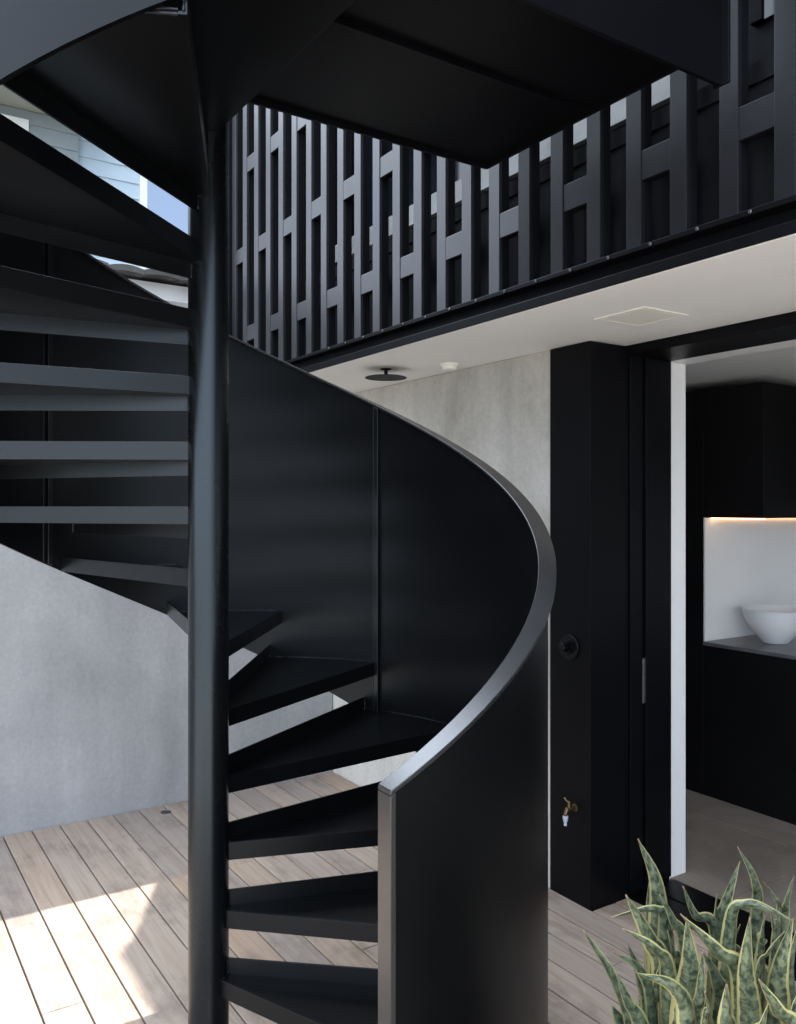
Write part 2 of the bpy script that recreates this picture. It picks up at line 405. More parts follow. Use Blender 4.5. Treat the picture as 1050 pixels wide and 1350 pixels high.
# ------------------------------------------------------------------ balcony screen
YS = 2.068
scr = thing('balcony_screen', 'charcoal balcony screen of upright bars with staggered short cross pieces', 'screen', (-2.0, YS, 2.52))
bm = bmesh.new(); bk = bmesh.new(); bg = bmesh.new()
PITCH, X0 = 0.1693, -1.332
BW, BD = 0.060, 0.052
xs = []
i = -24
while X0 + i*PITCH < 2.5:
    xa = X0 + i*PITCH
    if xa > -5.14: xs.append((i, xa))
    i += 1
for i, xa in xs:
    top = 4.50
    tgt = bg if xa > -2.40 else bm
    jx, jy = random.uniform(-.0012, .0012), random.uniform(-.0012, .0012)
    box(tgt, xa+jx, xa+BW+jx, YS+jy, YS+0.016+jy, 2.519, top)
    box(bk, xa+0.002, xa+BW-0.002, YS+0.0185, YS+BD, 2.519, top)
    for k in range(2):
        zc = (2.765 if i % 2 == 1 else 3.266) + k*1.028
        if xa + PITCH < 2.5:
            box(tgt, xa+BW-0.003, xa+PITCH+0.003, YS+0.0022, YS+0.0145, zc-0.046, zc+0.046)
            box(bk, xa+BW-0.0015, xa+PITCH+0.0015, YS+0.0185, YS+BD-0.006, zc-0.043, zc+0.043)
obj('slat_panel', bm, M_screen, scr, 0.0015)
obj('shaded_slat_panel', bg, paint('screen_paint_shaded', (0.009, 0.0095, 0.012), 0.42, 0.22, 0.25, 0.03, 220), scr, 0.0015)['label'] = 'run of bars behind the stair landing, shade painted in'  # same bars in a darker colour, standing in for shade at the landing
obj('slot_shade_backing', bk, M_dark, scr, 0.001)  # black backing added so the slots between bars read dark
obj('top_rail', boxes((-5.14, 2.5, YS-0.004, YS+BD+0.004, 4.501, 4.54)), M_screen, scr, 0.003)
for i, xa in xs:
    if -4.0 < xa < -0.9:
        bm = bmesh.new(); lathe(bm, [(0, 0), (0.006, 0), (0.006, 0.003), (0.004, 0.005), (0, 0.005)], (xa+BW+0.045, 2.058, 2.5085), (0, -1, 0), 8)
        obj('bolt', bm, M_bolt, scr, smooth=True)

# ------------------------------------------------------------------ spiral stair
PX, PY = cw(-0.545, 2.44)
st = thing('spiral_staircase', 'black steel spiral staircase with curved solid balustrade and wedge treads', 'staircase', (PX, PY, 0))
ROT = math.degrees(math.atan2(CS, SN))      # camera-frame bearings -> world bearings
RISE, STEP = 0.185, 24.0
def pol(r, th, z):                            # th in camera-frame degrees
    a = R(th + ROT)
    return (PX + r*math.cos(a), PY + r*math.sin(a), z)
bm = bmesh.new()
lathe(bm, [(0, 0.0), (0.11, 0.0), (0.11, 0.012), (0.0585, 0.014), (0.0575, 0.02), (0.0575, 4.05), (0.05, 4.06), (0, 4.06)], (PX, PY, 0), seg=64)
obj('pole', bm, M_pole, st, smooth=True)

def tread(k):
    th1 = -8 + STEP*(k-2); th0 = th1 - 26.5
    z = RISE*k
    bm = bmesh.new()
    ri, ro, t = 0.050, 0.948, 0.006
    arc = [th0 + (th1-th0)*i/6 for i in range(7)]
    inner = [th0 + (th1-th0)*i/2 for i in range(3)]
    poly = [pol(ro, a, 0)[:2] for a in arc] + [pol(ri, a, 0)[:2] for a in inner[::-1]]
    prism(bm, poly, z-t, z)
    def lip(th, za, zb, side):
        a = R(th+ROT); d = Vector((math.cos(a), math.sin(a), 0)); n = Vector((-math.sin(a), math.cos(a), 0))*t*side
        p0 = Vector((PX, PY, 0)) + d*ri; p1 = Vector((PX, PY, 0)) + d*ro
        prism(bm, [(p0.x, p0.y), (p1.x, p1.y), (p1.x+n.x, p1.y+n.y), (p0.x+n.x, p0.y+n.y)] if side > 0 else
                  [(p0.x, p0.y), (p0.x+n.x, p0.y+n.y), (p1.x+n.x, p1.y+n.y), (p1.x, p1.y)], za, zb)
    lip(th0, z-(0.050 if k < 15 else 0.150), z-0.0002, -1)
    lip(th1, z-t+0.0002, z+0.046, 1)
    bmesh.ops.recalc_face_normals(bm, faces=bm.faces)
    wr = random.Random(k)
    def bead(r0, ta, tb, zz, n, rad):
        tube(bm, [pol(r0 + wr.uniform(-.0006, .0006), ta+(tb-ta)*i/n, zz) for i in range(n+1)], [rad*wr.uniform(.7, 1.25) for i in range(n+1)], 6)
    bead(0.0585, th0+1, th1-1, z+0.001, 14, 0.0032)
    bead(0.0585, th0+1, th1-1, z-t-0.001, 14, 0.0032)
    bead(0.9485, th0+0.6, th1-0.6, z+0.0012, 70, 0.0030)
    bead(0.9485, th0+0.6, th1-0.6, z-t-0.0012, 70, 0.0030)
    def vbead(r0, th, za, zb, n):
        tube(bm, [pol(r0 + wr.uniform(-.0006, .0006), th, za+(zb-za)*i/n) for i in range(n+1)], [0.003*wr.uniform(.7, 1.25) for i in range(n+1)], 6)
    vbead(0.0585, th0, z-0.05, z, 8); vbead(0.0585, th1, z, z+0.046, 8)
    vbead(0.9485, th0, z-0.05, z, 8); vbead(0.9485, th1, z, z+0.046, 8)
    tr = obj('tread', bm, M_tread, st, 0.0022)
    return tr
for k in range(1, 16): tread(k)

TH0, TH1 = -57.0, 304.0
def zr(th): return 1.180 + (th+56)*0.0079
def zbm(th): return max(0.004, zr(th) - 1.222)
def helix(bm, ra, rb, za, zb, t0, t1, step=3.0):
    n = max(1, int(round((t1-t0)/step)))
    prev = None; first = None
    for i in range(n+1):
        th = t0 + (t1-t0)*i/n
        ring = [bm.verts.new(pol(ra, th, za(th))), bm.verts.new(pol(rb, th, za(th))), bm.verts.new(pol(rb, th, zb(th))), bm.verts.new(pol(ra, th, zb(th)))]
        if prev:
            for k in range(4): bm.faces.new((prev[k], ring[k], ring[(k+1) % 4], prev[(k+1) % 4]))
        else: bm.faces.new(ring)
        prev = ring
    bm.faces.new(prev[::-1])
    bmesh.ops.recalc_face_normals(bm, faces=bm.faces)
bm = bmesh.new(); helix(bm, 0.950, 0.962, zbm, lambda t: zr(t)-0.011, TH0+0.4, TH1)
bal = obj('balustrade', bm, M_black, st, smooth=True, angle=50)
bm = bmesh.new(); helix(bm, 0.936, 0.984, lambda t: zr(t)-0.0105, lambda t: zr(t), TH0-0.3, TH1)
obj('handrail', bm, M_rail, bal, 0.0015, smooth=True, angle=50)
bm = bmesh.new(); helix(bm, 0.936, 0.984, lambda t: 0.004, lambda t: zr(t)-0.011, TH0-0.32, TH0+0.38, 0.7)
obj('end_plate', bm, M_rail, bal, 0.0012)
for th in (60.5, 139.0, -18.0):
    bm = bmesh.new(); helix(bm, 0.933, 0.9498, lambda t: zbm(t)+0.004, lambda t: zr(t)-0.0115, th-0.55, th+0.55, 0.4)
    helix(bm, 0.944, 0.9497, lambda t: zbm(t)+0.004, lambda t: zr(t)-0.0115, th+1.0, th+1.35, 0.3)
    obj('joint_strip', bm, M_tread, bal, 0.0015)
# landing between stair top and balcony, with its straight solid side panel
LZ = 2.965
bm = bmesh.new()
pxl = PX + 0.005
a0 = R(TH1 - 1.0 + ROT)
ld = [(pxl, PY + 0.05)]
ld = [(PX+0.05, PY-0.002), (PX+0.945, PY-0.002), (PX+0.945, 1.905), (pxl-0.005, 1.905), (pxl-0.005, PY+0.052)]
prism(bm, ld, LZ-0.045, LZ-0.039)
prism(bm, [(PX+0.06, PY+0.004), (PX+0.94, PY+0.004), (PX+0.94, 1.900), (pxl, 1.900), (pxl, PY+0.06)], LZ-0.006, LZ)
obj('landing', bm, M_clad, st, 0.001)
lf = obj('landing_frame', boxes((pxl-0.006, pxl+0.004, PY+0.06, 1.905, LZ-0.062, LZ-0.007), (pxl+0.005, PX+0.944, 1.897, 1.9065, LZ-0.066, LZ-0.007), (PX+0.07, PX+0.944, PY-0.008, PY, LZ-0.066, LZ-0.007),
                             (PX+0.50, PX+0.508, PY+0.01, 1.89, LZ-0.062, LZ-0.046)), M_clad, st, 0.0012)
for k in range(4):
    bm = bmesh.new(); lathe(bm, [(0, 0), (0.009, 0), (0.009, 0.005), (0, 0.006)], (pxl-0.006, PY+0.22+k*0.24, LZ-0.034), (-1, 0, 0), 8)
    obj('bolt', bm, M_bolt, lf)
zt, zb_ = zr(TH1), zbm(TH1)
obj('landing_panel', boxes((PX+0.950, PX+0.962, PY+0.001, 1.905, zb_, zt-0.011), (PX+0.936, PX+0.984, 1.906, 1.914, zb_, zt-0.011)), M_clad, st, 0.0012)
obj('landing_rail', boxes((PX+0.936, PX+0.984, PY+0.001, 1.915, zt-0.0105, zt)), M_rail, st, 0.0012)

# ------------------------------------------------------------------ fittings under the soffit and on the pier
def disc(prof, c, axis, mat, name, parent, seg=40):
    bm = bmesh.new(); lathe(bm, prof, c, axis, seg)
    return obj(name, bm, mat, parent, smooth=True)
sh = thing('rain_shower', 'flat round black shower head hanging under the white soffit', 'shower', (-3.66, 2.33, SOF))
disc([(0, 0), (0.030, 0), (0.026, 0.004), (0.009, 0.007), (0.009, 0.034), (0.016, 0.040), (0, 0.040)], (-3.66, 2.33, SOF-0.0005), (0, 0, -1), M_cab, 'stem', sh)
disc([(0, 0), (0.102, 0.002), (0.107, 0.004), (0.107, 0.006), (0, 0.006)], (-3.66, 2.33, SOF-0.041), (0, 0, -1), M_cab, 'spray_plate', sh)
sa = thing('smoke_alarm', 'small round white smoke alarm on the soffit near the concrete wall', 'smoke alarm', (-3.36, 2.51, SOF))
disc([(0, 0), (0.046, 0), (0.046, 0.010), (0.044, 0.012), (0, 0.012)], (-3.36, 2.51, SOF-0.0005), (0, 0, -1), M_plastic, 'base', sa)
disc([(0, 0), (0.040, 0), (0.036, 0.014), (0.026, 0.019), (0, 0.020)], (-3.36, 2.51, SOF-0.0128), (0, 0, -1), M_plastic, 'cover', sa)
vt = thing('access_panel', 'square white access panel set flat in the soffit by the pier', 'panel', (-2.135, 2.48, SOF))
obj('frame', boxes((-2.255, -2.235, 2.36, 2.60, SOF-0.0045, SOF-0.0006), (-2.035, -2.015, 2.36, 2.60, SOF-0.0045, SOF-0.0006), (-2.235, -2.035, 2.36, 2.38, SOF-0.0045, SOF-0.0006), (-2.235, -2.035, 2.58, 2.60, SOF-0.0045, SOF-0.0006)), M_plastic, vt, 0.002)
obj('cover', boxes((-2.2335, -2.0365, 2.3815, 2.5785, SOF-0.0043, SOF-0.0006)), M_plastic, vt, 0.002)

YP = 2.650
mc = thing('shower_mixer', 'round black shower mixer on the front of the black pier', 'shower mixer', (-2.672, YP, 1.10))
disc([(0, 0), (0.056, 0), (0.056, 0.006), (0.053, 0.009), (0.030, 0.010), (0.028, 0.020), (0, 0.020)], (-2.672, YP-0.0005, 1.10), (0, -1, 0), M_black, 'backplate', mc)
bm = bmesh.new(); lathe(bm, [(0, 0.0), (0.020, 0.0), (0.020, 0.030), (0.017, 0.033), (0, 0.033)], (-2.672, YP-0.021, 1.10), (0, -1, 0), 28)
tube(bm, [(-2.672, YP-0.046, 1.10), (-2.672, YP-0.047, 1.118), (-2.672, YP-0.05, 1.136)], [0.005, 0.0045, 0.004], 8)
obj('lever', bm, M_black, mc, smooth=True)

tp = thing('garden_tap', 'small brass garden tap with pale hose connector low on the black pier', 'tap', (-2.640, YP, 0.405))
bm = bmesh.new(); tx, tz = -2.640, 0.415
lathe(bm, [(0, 0), (0.024, 0), (0.024, 0.004), (0.012, 0.006), (0.0115, 0.05), (0.014, 0.052), (0.014, 0.075), (0.010, 0.08), (0, 0.08)], (tx, YP-0.0005, tz), (0, -1, 0), 16)
tube(bm, [(tx, YP-0.062, tz+0.002), (tx, YP-0.078, tz-0.008), (tx, YP-0.084, tz-0.026), (tx, YP-0.084, tz-0.040)], [0.012, 0.0125, 0.012, 0.0125], 12)
tube(bm, [(tx, YP-0.055, tz+0.006), (tx, YP-0.052, tz+0.034)], [0.012, 0.008], 10)
obj('body', bm, M_brass, tp, smooth=True)
bm = bmesh.new()
tube(bm, [(tx, YP-0.052, tz+0.034), (tx-0.004, YP-0.054, tz+0.042)], [0.007, 0.007], 8)
tube(bm, [(tx+0.006, YP-0.05, tz+0.040), (tx-0.018, YP-0.056, tz+0.046), (tx-0.034, YP-0.060, tz+0.062)], [0.006, 0.005, 0.007], 8)
obj('handle', bm, M_brass, tp, smooth=True)
bm = bmesh.new(); lathe(bm, [(0, 0), (0.016, 0), (0.017, 0.020), (0.014, 0.024), (0.014, 0.034), (0.0095, 0.036), (0.0095, 0.060), (0, 0.060)], (tx, YP-0.084, tz-0.034), (0, 0, -1), 16)
obj('hose_connector', bm, paint('grey_white_plastic', (0.42, 0.47, 0.55), 0.35, 0.5, 0.05, 0), tp, smooth=True)

for o_ in [o for o in tp.children]:
    for v_ in o_.data.vertices: v_.co = v_.co * 0.7
bm = bmesh.new(); lathe(bm, [(0, 0), (0.028, 0), (0.028, 0.002), (0.022, 0.003), (0.020, 0.001), (0, 0.001)], (-4.68, 1.52, 0.0015), seg=24)
dr = obj('deck_fitting', bm, M_bolt, smooth=True); tag(recenter(dr), 'small round dark fitting set in the deck by the boundary wall', 'deck fitting')

# ------------------------------------------------------------------ kitchen seen through the doorway
YC = 4.28
kt = thing('kitchen_cabinet', 'black kitchen cabinets with lit white niche beyond the doorway', 'kitchen cabinet', (-3.0, YC, 0))
obj('tall_unit', boxes((-4.1, -3.216, YC, YC+1.06, 0.0, 2.405)), M_cab, kt, 0.002)
obj('base_unit', boxes((-3.215, 1.6, YC+0.002, YC+1.05, 0.0, 0.888)), M_cab, kt, 0.002)
obj('benchtop', boxes((-3.215, 1.6, YC-0.004, YC+1.05, 0.889, 0.910)), M_bench, kt, 0.002)
obj('overhead_unit', boxes((-3.2155, -2.823, YC+0.001, YC+1.05, 1.645, 2.404), (-2.8225, 1.6, YC+0.62, YC+1.05, 1.646, 2.403)), M_cab, kt, 0.002)
obj('splashback', boxes((-3.215, -3.205, YC+0.004, YC+1.05, 0.911, 1.644), (-3.2045, 1.6, YC+1.052, YC+1.07, 0.911, 1.644)), M_white, kt)
obj('strip_light', boxes((-3.19, -2.85, YC+0.05, YC+0.062, 1.638, 1.6445), (-3.198, -3.19, YC+0.05, YC+1.0, 1.638, 1.6445)), M_led, kt)
bx, by = cw(0.445*4.99, 4.99)
bm = bmesh.new()
lathe(bm, [(0, 0.0), (0.070, 0.0), (0.074, 0.006), (0.095, 0.030), (0.135, 0.075), (0.165, 0.125), (0.180, 0.170), (0.187, 0.196), (0.190, 0.200), (0.186, 0.201), (0.178, 0.185), (0.160, 0.128), (0.128, 0.078), (0.085, 0.034), (0.04, 0.018), (0, 0.016)], (bx, by, 0.911), seg=56)
bo = obj('bowl', bm, M_ceramic, smooth=True, angle=60); tag(recenter(bo), 'deep white ceramic bowl on the kitchen bench', 'bowl')

# ------------------------------------------------------------------ neighbouring buildings
def siding():
    m, nt, b = new_mat('weatherboard_shaded')
    v = coords(nt, kind='World')
    n = N(nt, 'ShaderNodeTexNoise', Scale=2.0, Detail=6.0); nt.links.new(v, n.inputs['Vector'])
    c = ramp(nt, [(0.3, (0.25, 0.285, 0.31)), (0.7, (0.30, 0.335, 0.36))]); nt.links.new(n.outputs['Fac'], c.inputs['Fac'])
    nt.links.new(c.outputs['Color'], b.inputs['Base Color']); b.inputs['Roughness'].default_value = 0.6
    return m
M_side_shade = siding()  # greyer copy, shade of the left face put into the colour
M_side_lit = paint('weatherboard_lit', (0.46, 0.55, 0.63), 0.6, 0.3, 0.05, 0.02, 60)  # lighter copy of the siding, brightness of the lit face painted in
nh = thing('neighbour_house', 'pale weatherboard house with broad eaves beyond the boundary wall', 'house', (-10.5, 0, 0))
def boards(x, y0, y1, z0, z1, h=0.165):
    bm = bmesh.new(); z = z0
    while z < z1 - 0.01:
        zt_ = min(z + h, z1)
        vs = [bm.verts.new(p) for p in ((x+0.022, y0, z), (x+0.022, y1, z), (x+0.004, y1, zt_+0.012), (x+0.004, y0, zt_+0.012), (x-0.03, y0, z), (x-0.03, y1, z), (x-0.03, y1, zt_+0.012), (x-0.03, y0, zt_+0.012))]
        for q in ((0, 1, 2, 3), (4, 7, 6, 5), (0, 4, 5, 1), (3, 2, 6, 7), (0, 3, 7, 4), (1, 5, 6, 2)): bm.faces.new([vs[i] for i in q])
        z += h
    return bm
obj('body', boxes((-13, -9.04, 0.0, 2.0, -0.16, 5.6), (-13, -9.14, 2.0, 2.70, -0.16, 5.9)), M_side_lit, nh)
obj('wall', boards(-9.0, -0.02, 2.02, 0.2, 5.6), M_side_shade, nh)
obj('wall', boards(-9.1, 2.03, 2.68, 0.2, 5.9), M_side_lit, nh)
obj('reflection_blocker', boxes((-7.0, -5.35, -10, -1.6, -0.16, 6.6)), M_dark, nh, 0.01)  # unseen dark block added to darken reflections in the screen bars
obj('corner_board', boxes((-9.12, -9.05, 2.66, 2.74, -0.16, 5.9)), M_white, nh, 0.004)
obj('eaves', boxes((-13.2, -8.35, -0.4, 2.25, 5.62, 5.70)), paint('eaves_beige', (0.42, 0.40, 0.37), 0.6, 0.3, 0.05, 0), nh)
bm = bmesh.new(); prism(bm, [(-13.3, 0), (-8.28, 0), (-10.8, 1.4)], 0, 2.9)
for v in bm.verts: v.co = Vector((v.co.x, 2.35 - v.co.z, 5.705 + v.co.y))
bmesh.ops.recalc_face_normals(bm, faces=bm.faces)
obj('roof', bm, paint('grey_roof', (0.12, 0.12, 0.13), 0.7, 0.3, 0.3, 0.1, 40), nh)
wn = obj('window', boxes((-8.99, -8.93, 0.2, 0.28, 4.2, 5.5), (-8.99, -8.93, 1.46, 1.54, 4.2, 5.5), (-8.99, -8.93, 0.28, 1.46, 5.42, 5.5), (-8.99, -8.93, 0.28, 1.46, 4.2, 4.28)), M_white, nh, 0.004)
obj('pane', boxes((-8.985, -8.955, 0.28, 1.46, 4.28, 5.42)), M_glass, wn)

gs = thing('garden_shed', 'low white building with dark tiled roof edge just behind the boundary wall', 'building', (-6.4, 0, 0))
obj('wall', boxes((-7.2, -5.6, -1.59, 3.2, -0.16, 3.20)), M_white, gs)
bm = bmesh.new()
rnd = random.Random(3)
for j in range(21):
    y0 = -1.58 + j*0.23
    for i in range(5):
        xa = -5.46 - i*0.32; za = 3.22 + i*0.035 + rnd.uniform(-0.006, 0.006)
        vs = []
        n = 6
        top, bot = [], []
        for k in range(n+1):
            yy = y0 + 0.228*k/n; hh = 0.018*math.sin(math.pi*k/n)
            top.append((bm.verts.new((xa, yy, za+0.02+hh)), bm.verts.new((xa-0.36, yy, za+0.055+hh))))
            bot.append((bm.verts.new((xa, yy, za-0.012+hh*0.6)), bm.verts.new((xa-0.36, yy, za+0.02))))
        for k in range(n):
            bm.faces.new((top[k][0], top[k+1][0], top[k+1][1], top[k][1]))
            bm.faces.new((bot[k][0], bot[k][1], bot[k+1][1], bot[k+1][0]))
            bm.faces.new((top[k][0], bot[k][0], bot[k+1][0], top[k+1][0]))
bmesh.ops.recalc_face_normals(bm, faces=bm.faces)
obj('roof', bm, paint('weathered_roof_tile', (0.10, 0.095, 0.09), 0.85, 0.2, 0.6, 0.3, 60), gs)

# ------------------------------------------------------------------ snake plant in a pot
ptx, pty = cw(0.74, 1.70)
pot = thing('planter_pot', 'round charcoal planter pot under the snake plant', 'plant pot', (ptx, pty, 0))
bm = bmesh.new(); lathe(bm, [(0, 0.002), (0.20, 0.002), (0.235, 0.15), (0.265, 0.36), (0.27, 0.385), (0.25, 0.385), (0.245, 0.34), (0, 0.34)], (ptx, pty, 0), seg=48)
obj('body', bm, M_pot, pot, smooth=True)
bm = bmesh.new(); lathe(bm, [(0, 0.341), (0.243, 0.341), (0.240, 0.350), (0, 0.356)], (ptx, pty, 0), seg=32)
obj('soil', bm, M_soil, pot)
sp = thing('snake_plant', 'snake plant of upright pointed green leaves with yellow edges by the doorway', 'plant', (ptx, pty, 0.352))
def leaf(base, tip, width, bow, twist, tone, face):
    b, t = Vector(base), Vector(tip)
    mid = b.lerp(t, 0.5) + Vector((0, 0, (t-b).length*0.10)) + bow
    n, cross = 22, 6
    bm = bmesh.new()
    uvl = bm.loops.layers.uv.new('UVMap'); lay = bm.faces.layers.float.new('tone')
    rings = []
    for i in range(n+1):
        s = i/n
        p = b*(1-s)**2 + mid*2*s*(1-s) + t*s*s
        d = ((mid-b)*2*(1-s) + (t-mid)*2*s).normalized()
        w_ = width*(0.55 + 0.45*math.sin(min(1, s/0.55)*math.pi/2)) if s < 0.55 else width*(1-((s-0.55)/0.45)**2.1)
        w_ = max(w_, 0.0012)
        a = face + twist*s
        side = Vector((math.cos(a), math.sin(a), 0)); side = (side - d*side.dot(d)).normalized()
        nor = d.cross(side)
        row = []
        for k in range(cross+1):
            c_ = k/cross*2-1
            cup = 0.42*w_*(abs(c_)**1.6)
            wav = 0.05*width*math.sin(9*s+3*tone*7+(2 if c_ > 0 else 0))*abs(c_)
            row.append(bm.verts.new(p + side*(c_*w_*0.5) + nor*(cup + wav)))
        rings.append(row)
    for i in range(n):
        for k in range(cross):
            f = bm.faces.new((rings[i][k], rings[i][k+1], rings[i+1][k+1], rings[i+1][k]))
            f[lay] = tone
            for l, (kk, ii) in zip(f.loops, ((k, i), (k+1, i), (k+1, i+1), (k, i+1))):
                l[uvl].uv = (kk/cross, ii/n)
    o = obj('leaf', bm, M_leaf, sp, smooth=True, angle=80)
    so = o.modifiers.new('thick', 'SOLIDIFY'); so.thickness = 0.0022; so.offset = 0
    return o
def tippt(u, v, Y):
    r = (u-525)/F
    x, y = cw(r*Y, Y)
    return (x, y, H - (v-668)*Y/F)
rnd = random.Random(21)
def blade(pts, width, twist0, twist1, tone):
    """a leaf along a smooth curve through 3D points"""
    P = [Vector(p) for p in pts]
    P = [P[0]*2-P[1]] + P + [P[-1]*2-P[-2]]
    C = []
    for i in range(1, len(P)-2):
        p0, p1, p2, p3 = P[i-1], P[i], P[i+1], P[i+2]
        for k in range(12):
            t = k/12
            C.append(0.5*((2*p1) + (p2-p0)*t + (2*p0-5*p1+4*p2-p3)*t*t + (3*p1-p0-3*p2+p3)*t**3))
    C.append(P[-2])
    Ln = [0.0]
    for q0, q1 in zip(C, C[1:]): Ln.append(Ln[-1] + (q1-q0).length)
    cross = 6
    bm = bmesh.new(); uvl = bm.loops.layers.uv.new('UVMap'); lay = bm.faces.layers.float.new('tone')
    rings = []; n = len(C)-1
    ph = rnd.uniform(0, 6)
    for i, p in enumerate(C):
        d = (C[min(i+1, n)] - C[max(i-1, 0)]).normalized()
        s = Ln[i]/Ln[-1]
        w_ = width*(0.62 + 0.38*math.sin(min(1.0, s/0.6)*math.pi/2)) if s < 0.6 else width*(1-((s-0.6)/0.4)**1.75)
        w_ = max(w_, 0.0010)
        view = Vector((CS, -SN, 0.0)); side = d.cross(view)
        side = side.normalized() if side.length > 1e-3 else Vector((SN, CS, 0))
        side = Quaternion(d, twist0 + (twist1-twist0)*s) @ side
        nor = d.cross(side)
        row = []
        for k in range(cross+1):
            c_ = k/cross*2-1
            cup = 0.28*w_*(abs(c_)**1.5)
            wav = 0.045*width*math.sin(11*s+ph+(1.7 if c_ > 0 else 0))*abs(c_)
            row.append(bm.verts.new(p + side*(c_*w_*0.5) + nor*(cup+wav)))
        rings.append(row)
    for i in range(n):
        for k in range(cross):
            f = bm.faces.new((rings[i][k], rings[i][k+1], rings[i+1][k+1], rings[i+1][k])); f[lay] = tone
            for l, (kk, ii) in zip(f.loops, ((k, i), (k+1, i), (k+1, i+1), (k, i+1))):
                l[uvl].uv = (kk/cross, Ln[ii]/0.6 if False else Ln[ii]/Ln[-1])
    o = obj('leaf', bm, M_leaf, sp, smooth=True, angle=80)
    so = o.modifiers.new('thick', 'SOLIDIFY'); so.thickness = 0.0022; so.offset = 0
    return o
# root, middle and tip of the leaves that can be told apart, width, distance, tone
seen = [
    ((440,600),(430,300),(345,88),78,1.75,.5), ((420,700),(402,450),(392,285),66,1.80,.3), ((470,750),(400,540),(290,338),90,1.66,.85),
    ((480,760),(420,590),(270,488),72,1.62,.8), ((470,560),(430,412),(215,437),60,1.72,.4), ((330,1000),(240,720),(95,490),50,1.62,.03),
    ((420,900),(360,680),(235,598),58,1.64,.06), ((370,1000),(300,820),(245,690),70,1.60,.15), ((560,950),(580,680),(560,438),108,1.58,.75),
    ((820,800),(700,600),(533,422),88,1.55,.8), ((560,640),(500,450),(440,338),60,1.70,.35), ((700,560),(600,430),(545,300),55,1.76,.5),
    ((700,560),(730,400),(800,188),62,1.76,.5), ((880,480),(868,280),(788,123),54,1.80,.4), ((690,560),(690,450),(696,330),27,1.78,.6),
    ((975,480),(958,360),(903,278),30,1.78,.6), ((1000,500),(1008,380),(1040,253),42,1.78,.55), ((755,560),(830,385),(1045,455),62,1.66,.75),
    ((850,1000),(830,680),(845,440),88,1.54,.95), ((880,760),(930,600),(1000,500),50,1.60,.7), ((960,950),(970,700),(1040,440),88,1.56,.9),
    ((1040,950),(1030,700),(1062,478),80,1.60,.6), ((730,900),(700,720),(628,588),92,1.62,.35), ((575,1000),(520,770),(333,684),84,1.52,.85),
    ((590,960),(620,800),(632,590),60,1.55,.7), ((760,1050),(745,900),(742,738),112,1.48,.85), ((1050,1050),(970,860),(883,715),104,1.46,1.0),
    ((900,620),(900,540),(912,428),70,1.68,.35), ((480,900),(430,780),(442,638),62,1.66,.45), ((530,700),(505,600),(475,498),42,1.68,.5),
    ((960,560),(950,480),(932,398),42,1.70,.5), ((400,900),(360,720),(298,560),60,1.68,.1), ((870,1050),(900,920),(925,820),72,1.44,.9),
    ((1070,1000),(1045,880),(1065,770),92,1.50,.8), ((640,950),(660,860),(640,770),36,1.50,.6), ((800,700),(770,560),(800,470),50,1.70,.2),
    ((1130,760),(1120,520),(1150,330),80,1.64,.6), ((1180,900),(1190,640),(1260,470),84,1.60,.8), ((1150,1000),(1160,820),(1210,680),90,1.50,.9),
]
def crop(p, Y): return tippt(740+p[0]/3.387, 1080+p[1]/3.387, Y)
for (b_, m_, t_, w_, Y, tn) in seen:
    B, M, T = crop(b_, Y+0.02), crop(m_, Y), crop(t_, Y-0.01)
    XB = ((740+b_[0]/3.387)-525)/F*Y
    X0_ = max(0.51, min(0.97, 0.74 + (XB-0.74)*0.9)); Y0_ = 1.70 + (Y-1.65)*0.9
    g = cw(X0_, Y0_)
    pts = [(g[0], g[1], 0.345), B, M, T]
    if B[2] < 0.60: pts = [(g[0], g[1], 0.345), M, T]
    tw = rnd.uniform(-.35, .35)
    blade(pts, 1.32*w_/3.387*Y/F, tw, tw + rnd.uniform(-.45, .45), tn)
for k in range(44):                       # the crowded middle of the clump, shade painted in as darker tones
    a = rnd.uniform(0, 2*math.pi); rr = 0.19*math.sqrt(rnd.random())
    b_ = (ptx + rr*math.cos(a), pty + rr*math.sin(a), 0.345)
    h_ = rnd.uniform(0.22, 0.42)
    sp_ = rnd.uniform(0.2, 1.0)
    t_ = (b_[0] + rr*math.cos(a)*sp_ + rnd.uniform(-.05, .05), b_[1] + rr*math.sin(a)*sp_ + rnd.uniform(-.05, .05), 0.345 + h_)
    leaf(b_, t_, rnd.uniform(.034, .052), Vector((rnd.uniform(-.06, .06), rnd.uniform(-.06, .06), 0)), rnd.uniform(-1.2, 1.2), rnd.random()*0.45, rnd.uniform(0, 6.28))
for k in range(14):                       # leaves that arch over and point outwards
    a = rnd.uniform(0, 2*math.pi); rr = 0.17*math.sqrt(rnd.random())
    b_ = (ptx + rr*math.cos(a), pty + rr*math.sin(a), 0.345)
    a2 = a + rnd.uniform(-.6, .6); out = rnd.uniform(0.12, 0.30)
    h_ = rnd.uniform(0.22, 0.34)
    t_ = (b_[0] + out*math.cos(a2), b_[1] + out*math.sin(a2), 0.345 + h_)
    leaf(b_, t_, rnd.uniform(.028, .044), Vector((-0.04*math.cos(a2), -0.04*math.sin(a2), rnd.uniform(.08, .24))), rnd.uniform(-.9, .9), rnd.random(), a2 + math.pi/2 + rnd.uniform(-.5, .5))

# ------------------------------------------------------------------ light
EL, AX, AY = 69.0, -0.885, 0.467          # the sun stands to the left, behind the house
SKY, SKY_FILL = 0.14, 4.1
w = bpy.data.worlds.new('World'); sc.world = w; w.use_nodes = True
nt = w.node_tree
sky = nt.nodes.new('ShaderNodeTexSky'); sky.sky_type = 'NISHITA'; sky.sun_disc = False
sky.sun_elevation = R(EL); sky.sun_rotation = math.atan2(AX, AY); sky.air_density = 1.0; sky.dust_density = 1.2; sky.ozone_density = 1.0
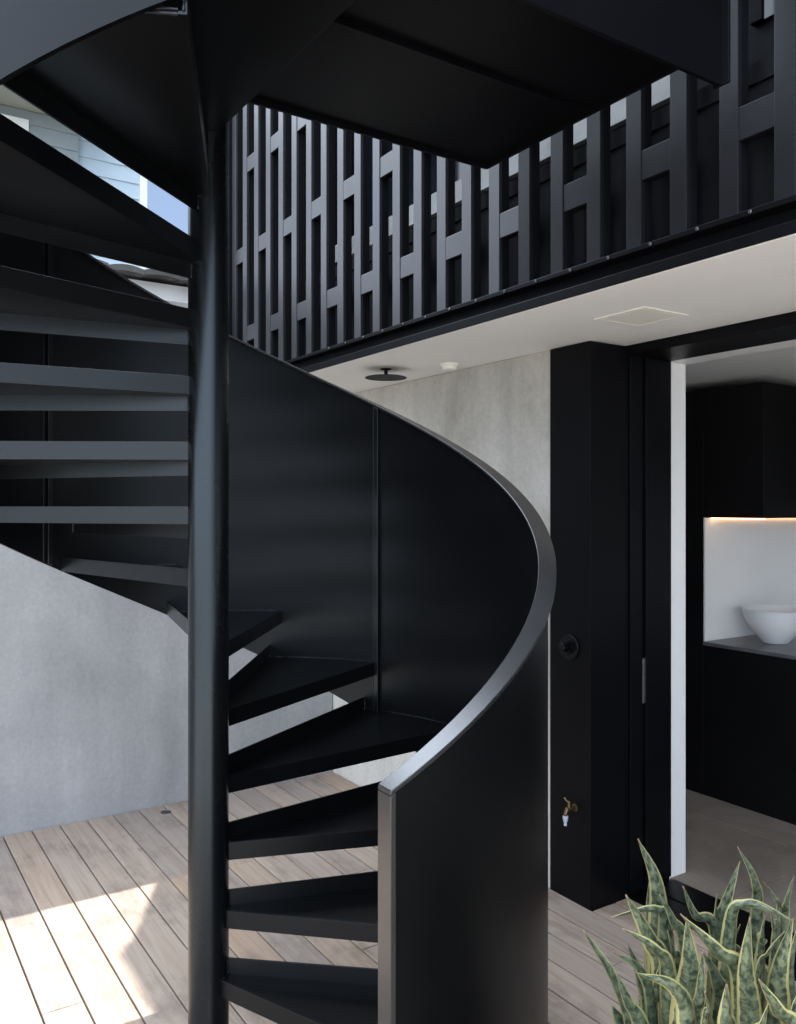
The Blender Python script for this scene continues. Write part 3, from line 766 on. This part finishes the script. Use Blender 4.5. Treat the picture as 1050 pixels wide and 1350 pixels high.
# bright fill added to unseen garden-side sky, clear blue behind the boundary wall
tc = nt.nodes.new('ShaderNodeTexCoord')
dt = N(nt, 'ShaderNodeVectorMath', operation='DOT_PRODUCT'); dt.inputs[1].default_value = (0.20, -0.80, 0.55)
nt.links.new(tc.outputs['Generated'], dt.inputs[0])
cn = N(nt, 'ShaderNodeTexNoise', Scale=2.6, Detail=7.0, Roughness=0.6, Distortion=0.4); nt.links.new(tc.outputs['Generated'], cn.inputs['Vector'])
cm = N(nt, 'ShaderNodeMath', operation='MULTIPLY_ADD'); cm.inputs[1].default_value = 0.9; nt.links.new(cn.outputs['Fac'], cm.inputs[0]); nt.links.new(dt.outputs['Value'], cm.inputs[2])
cr = ramp(nt, [(0.0, 0.0), (1.0, 1.0)])
mr = N(nt, 'ShaderNodeMapRange', interpolation_type='SMOOTHSTEP'); mr.inputs[1].default_value = 0.42; mr.inputs[2].default_value = 1.0
nt.links.new(cm.outputs[0], mr.inputs[0])
d2 = N(nt, 'ShaderNodeVectorMath', operation='DOT_PRODUCT'); d2.inputs[1].default_value = (-0.66, -0.05, 0.75)  # second bright sky patch, added for the handrail to reflect
nt.links.new(tc.outputs['Generated'], d2.inputs[0])
m2 = N(nt, 'ShaderNodeMapRange', interpolation_type='SMOOTHSTEP'); m2.inputs[1].default_value = 0.84; m2.inputs[2].default_value = 0.97; m2.inputs[4].default_value = 2.2
nt.links.new(d2.outputs['Value'], m2.inputs[0])
mm = N(nt, 'ShaderNodeMath', operation='MAXIMUM'); nt.links.new(mr.outputs[0], mm.inputs[0]); nt.links.new(m2.outputs[0], mm.inputs[1])
mxw = N(nt, 'ShaderNodeMix', data_type='RGBA'); mxw.inputs[0].default_value = 0
mxw.clamp_factor = False; nt.links.new(mm.outputs[0], mxw.inputs[0]); nt.links.new(sky.outputs[0], mxw.inputs[6]); mxw.inputs[7].default_value = (SKY_FILL*0.86/SKY, SKY_FILL*0.97/SKY, SKY_FILL*1.14/SKY, 1)
nt.links.new(mxw.outputs[2], nt.nodes['Background'].inputs['Color'])
nt.nodes['Background'].inputs['Strength'].default_value = SKY
sun = bpy.data.lights.new('sun', 'SUN'); sun.energy = 9.0; sun.angle = R(0.5); sun.color = (1.0, 0.97, 0.93)
so = bpy.data.objects.new('sun', sun); COL.objects.link(so)
ce = math.cos(R(EL)); L = math.hypot(AX, AY)
so.rotation_euler = Vector((-AX/L*ce, -AY/L*ce, -math.sin(R(EL)))).to_track_quat('-Z', 'Y').to_euler()
so.location = (-6, 4, 9)

# ------------------------------------------------------------------ camera
cam = bpy.data.cameras.new('camera'); co = bpy.data.objects.new('camera', cam); COL.objects.link(co)
cam.sensor_fit = 'HORIZONTAL'; cam.sensor_width = 36; cam.lens = F/1050*36
cam.shift_y = -7/1050
cam.clip_start = 0.05; cam.clip_end = 2000
co.location = (0, 0, H)
co.rotation_euler = Vector((-CS, SN, 0)).to_track_quat('-Z', 'Y').to_euler()
sc.camera = co
sc.view_settings.view_transform = 'Standard'; sc.view_settings.look = 'None'; sc.view_settings.exposure = 0
sc.cycles.max_bounces = 8; sc.cycles.diffuse_bounces = 5
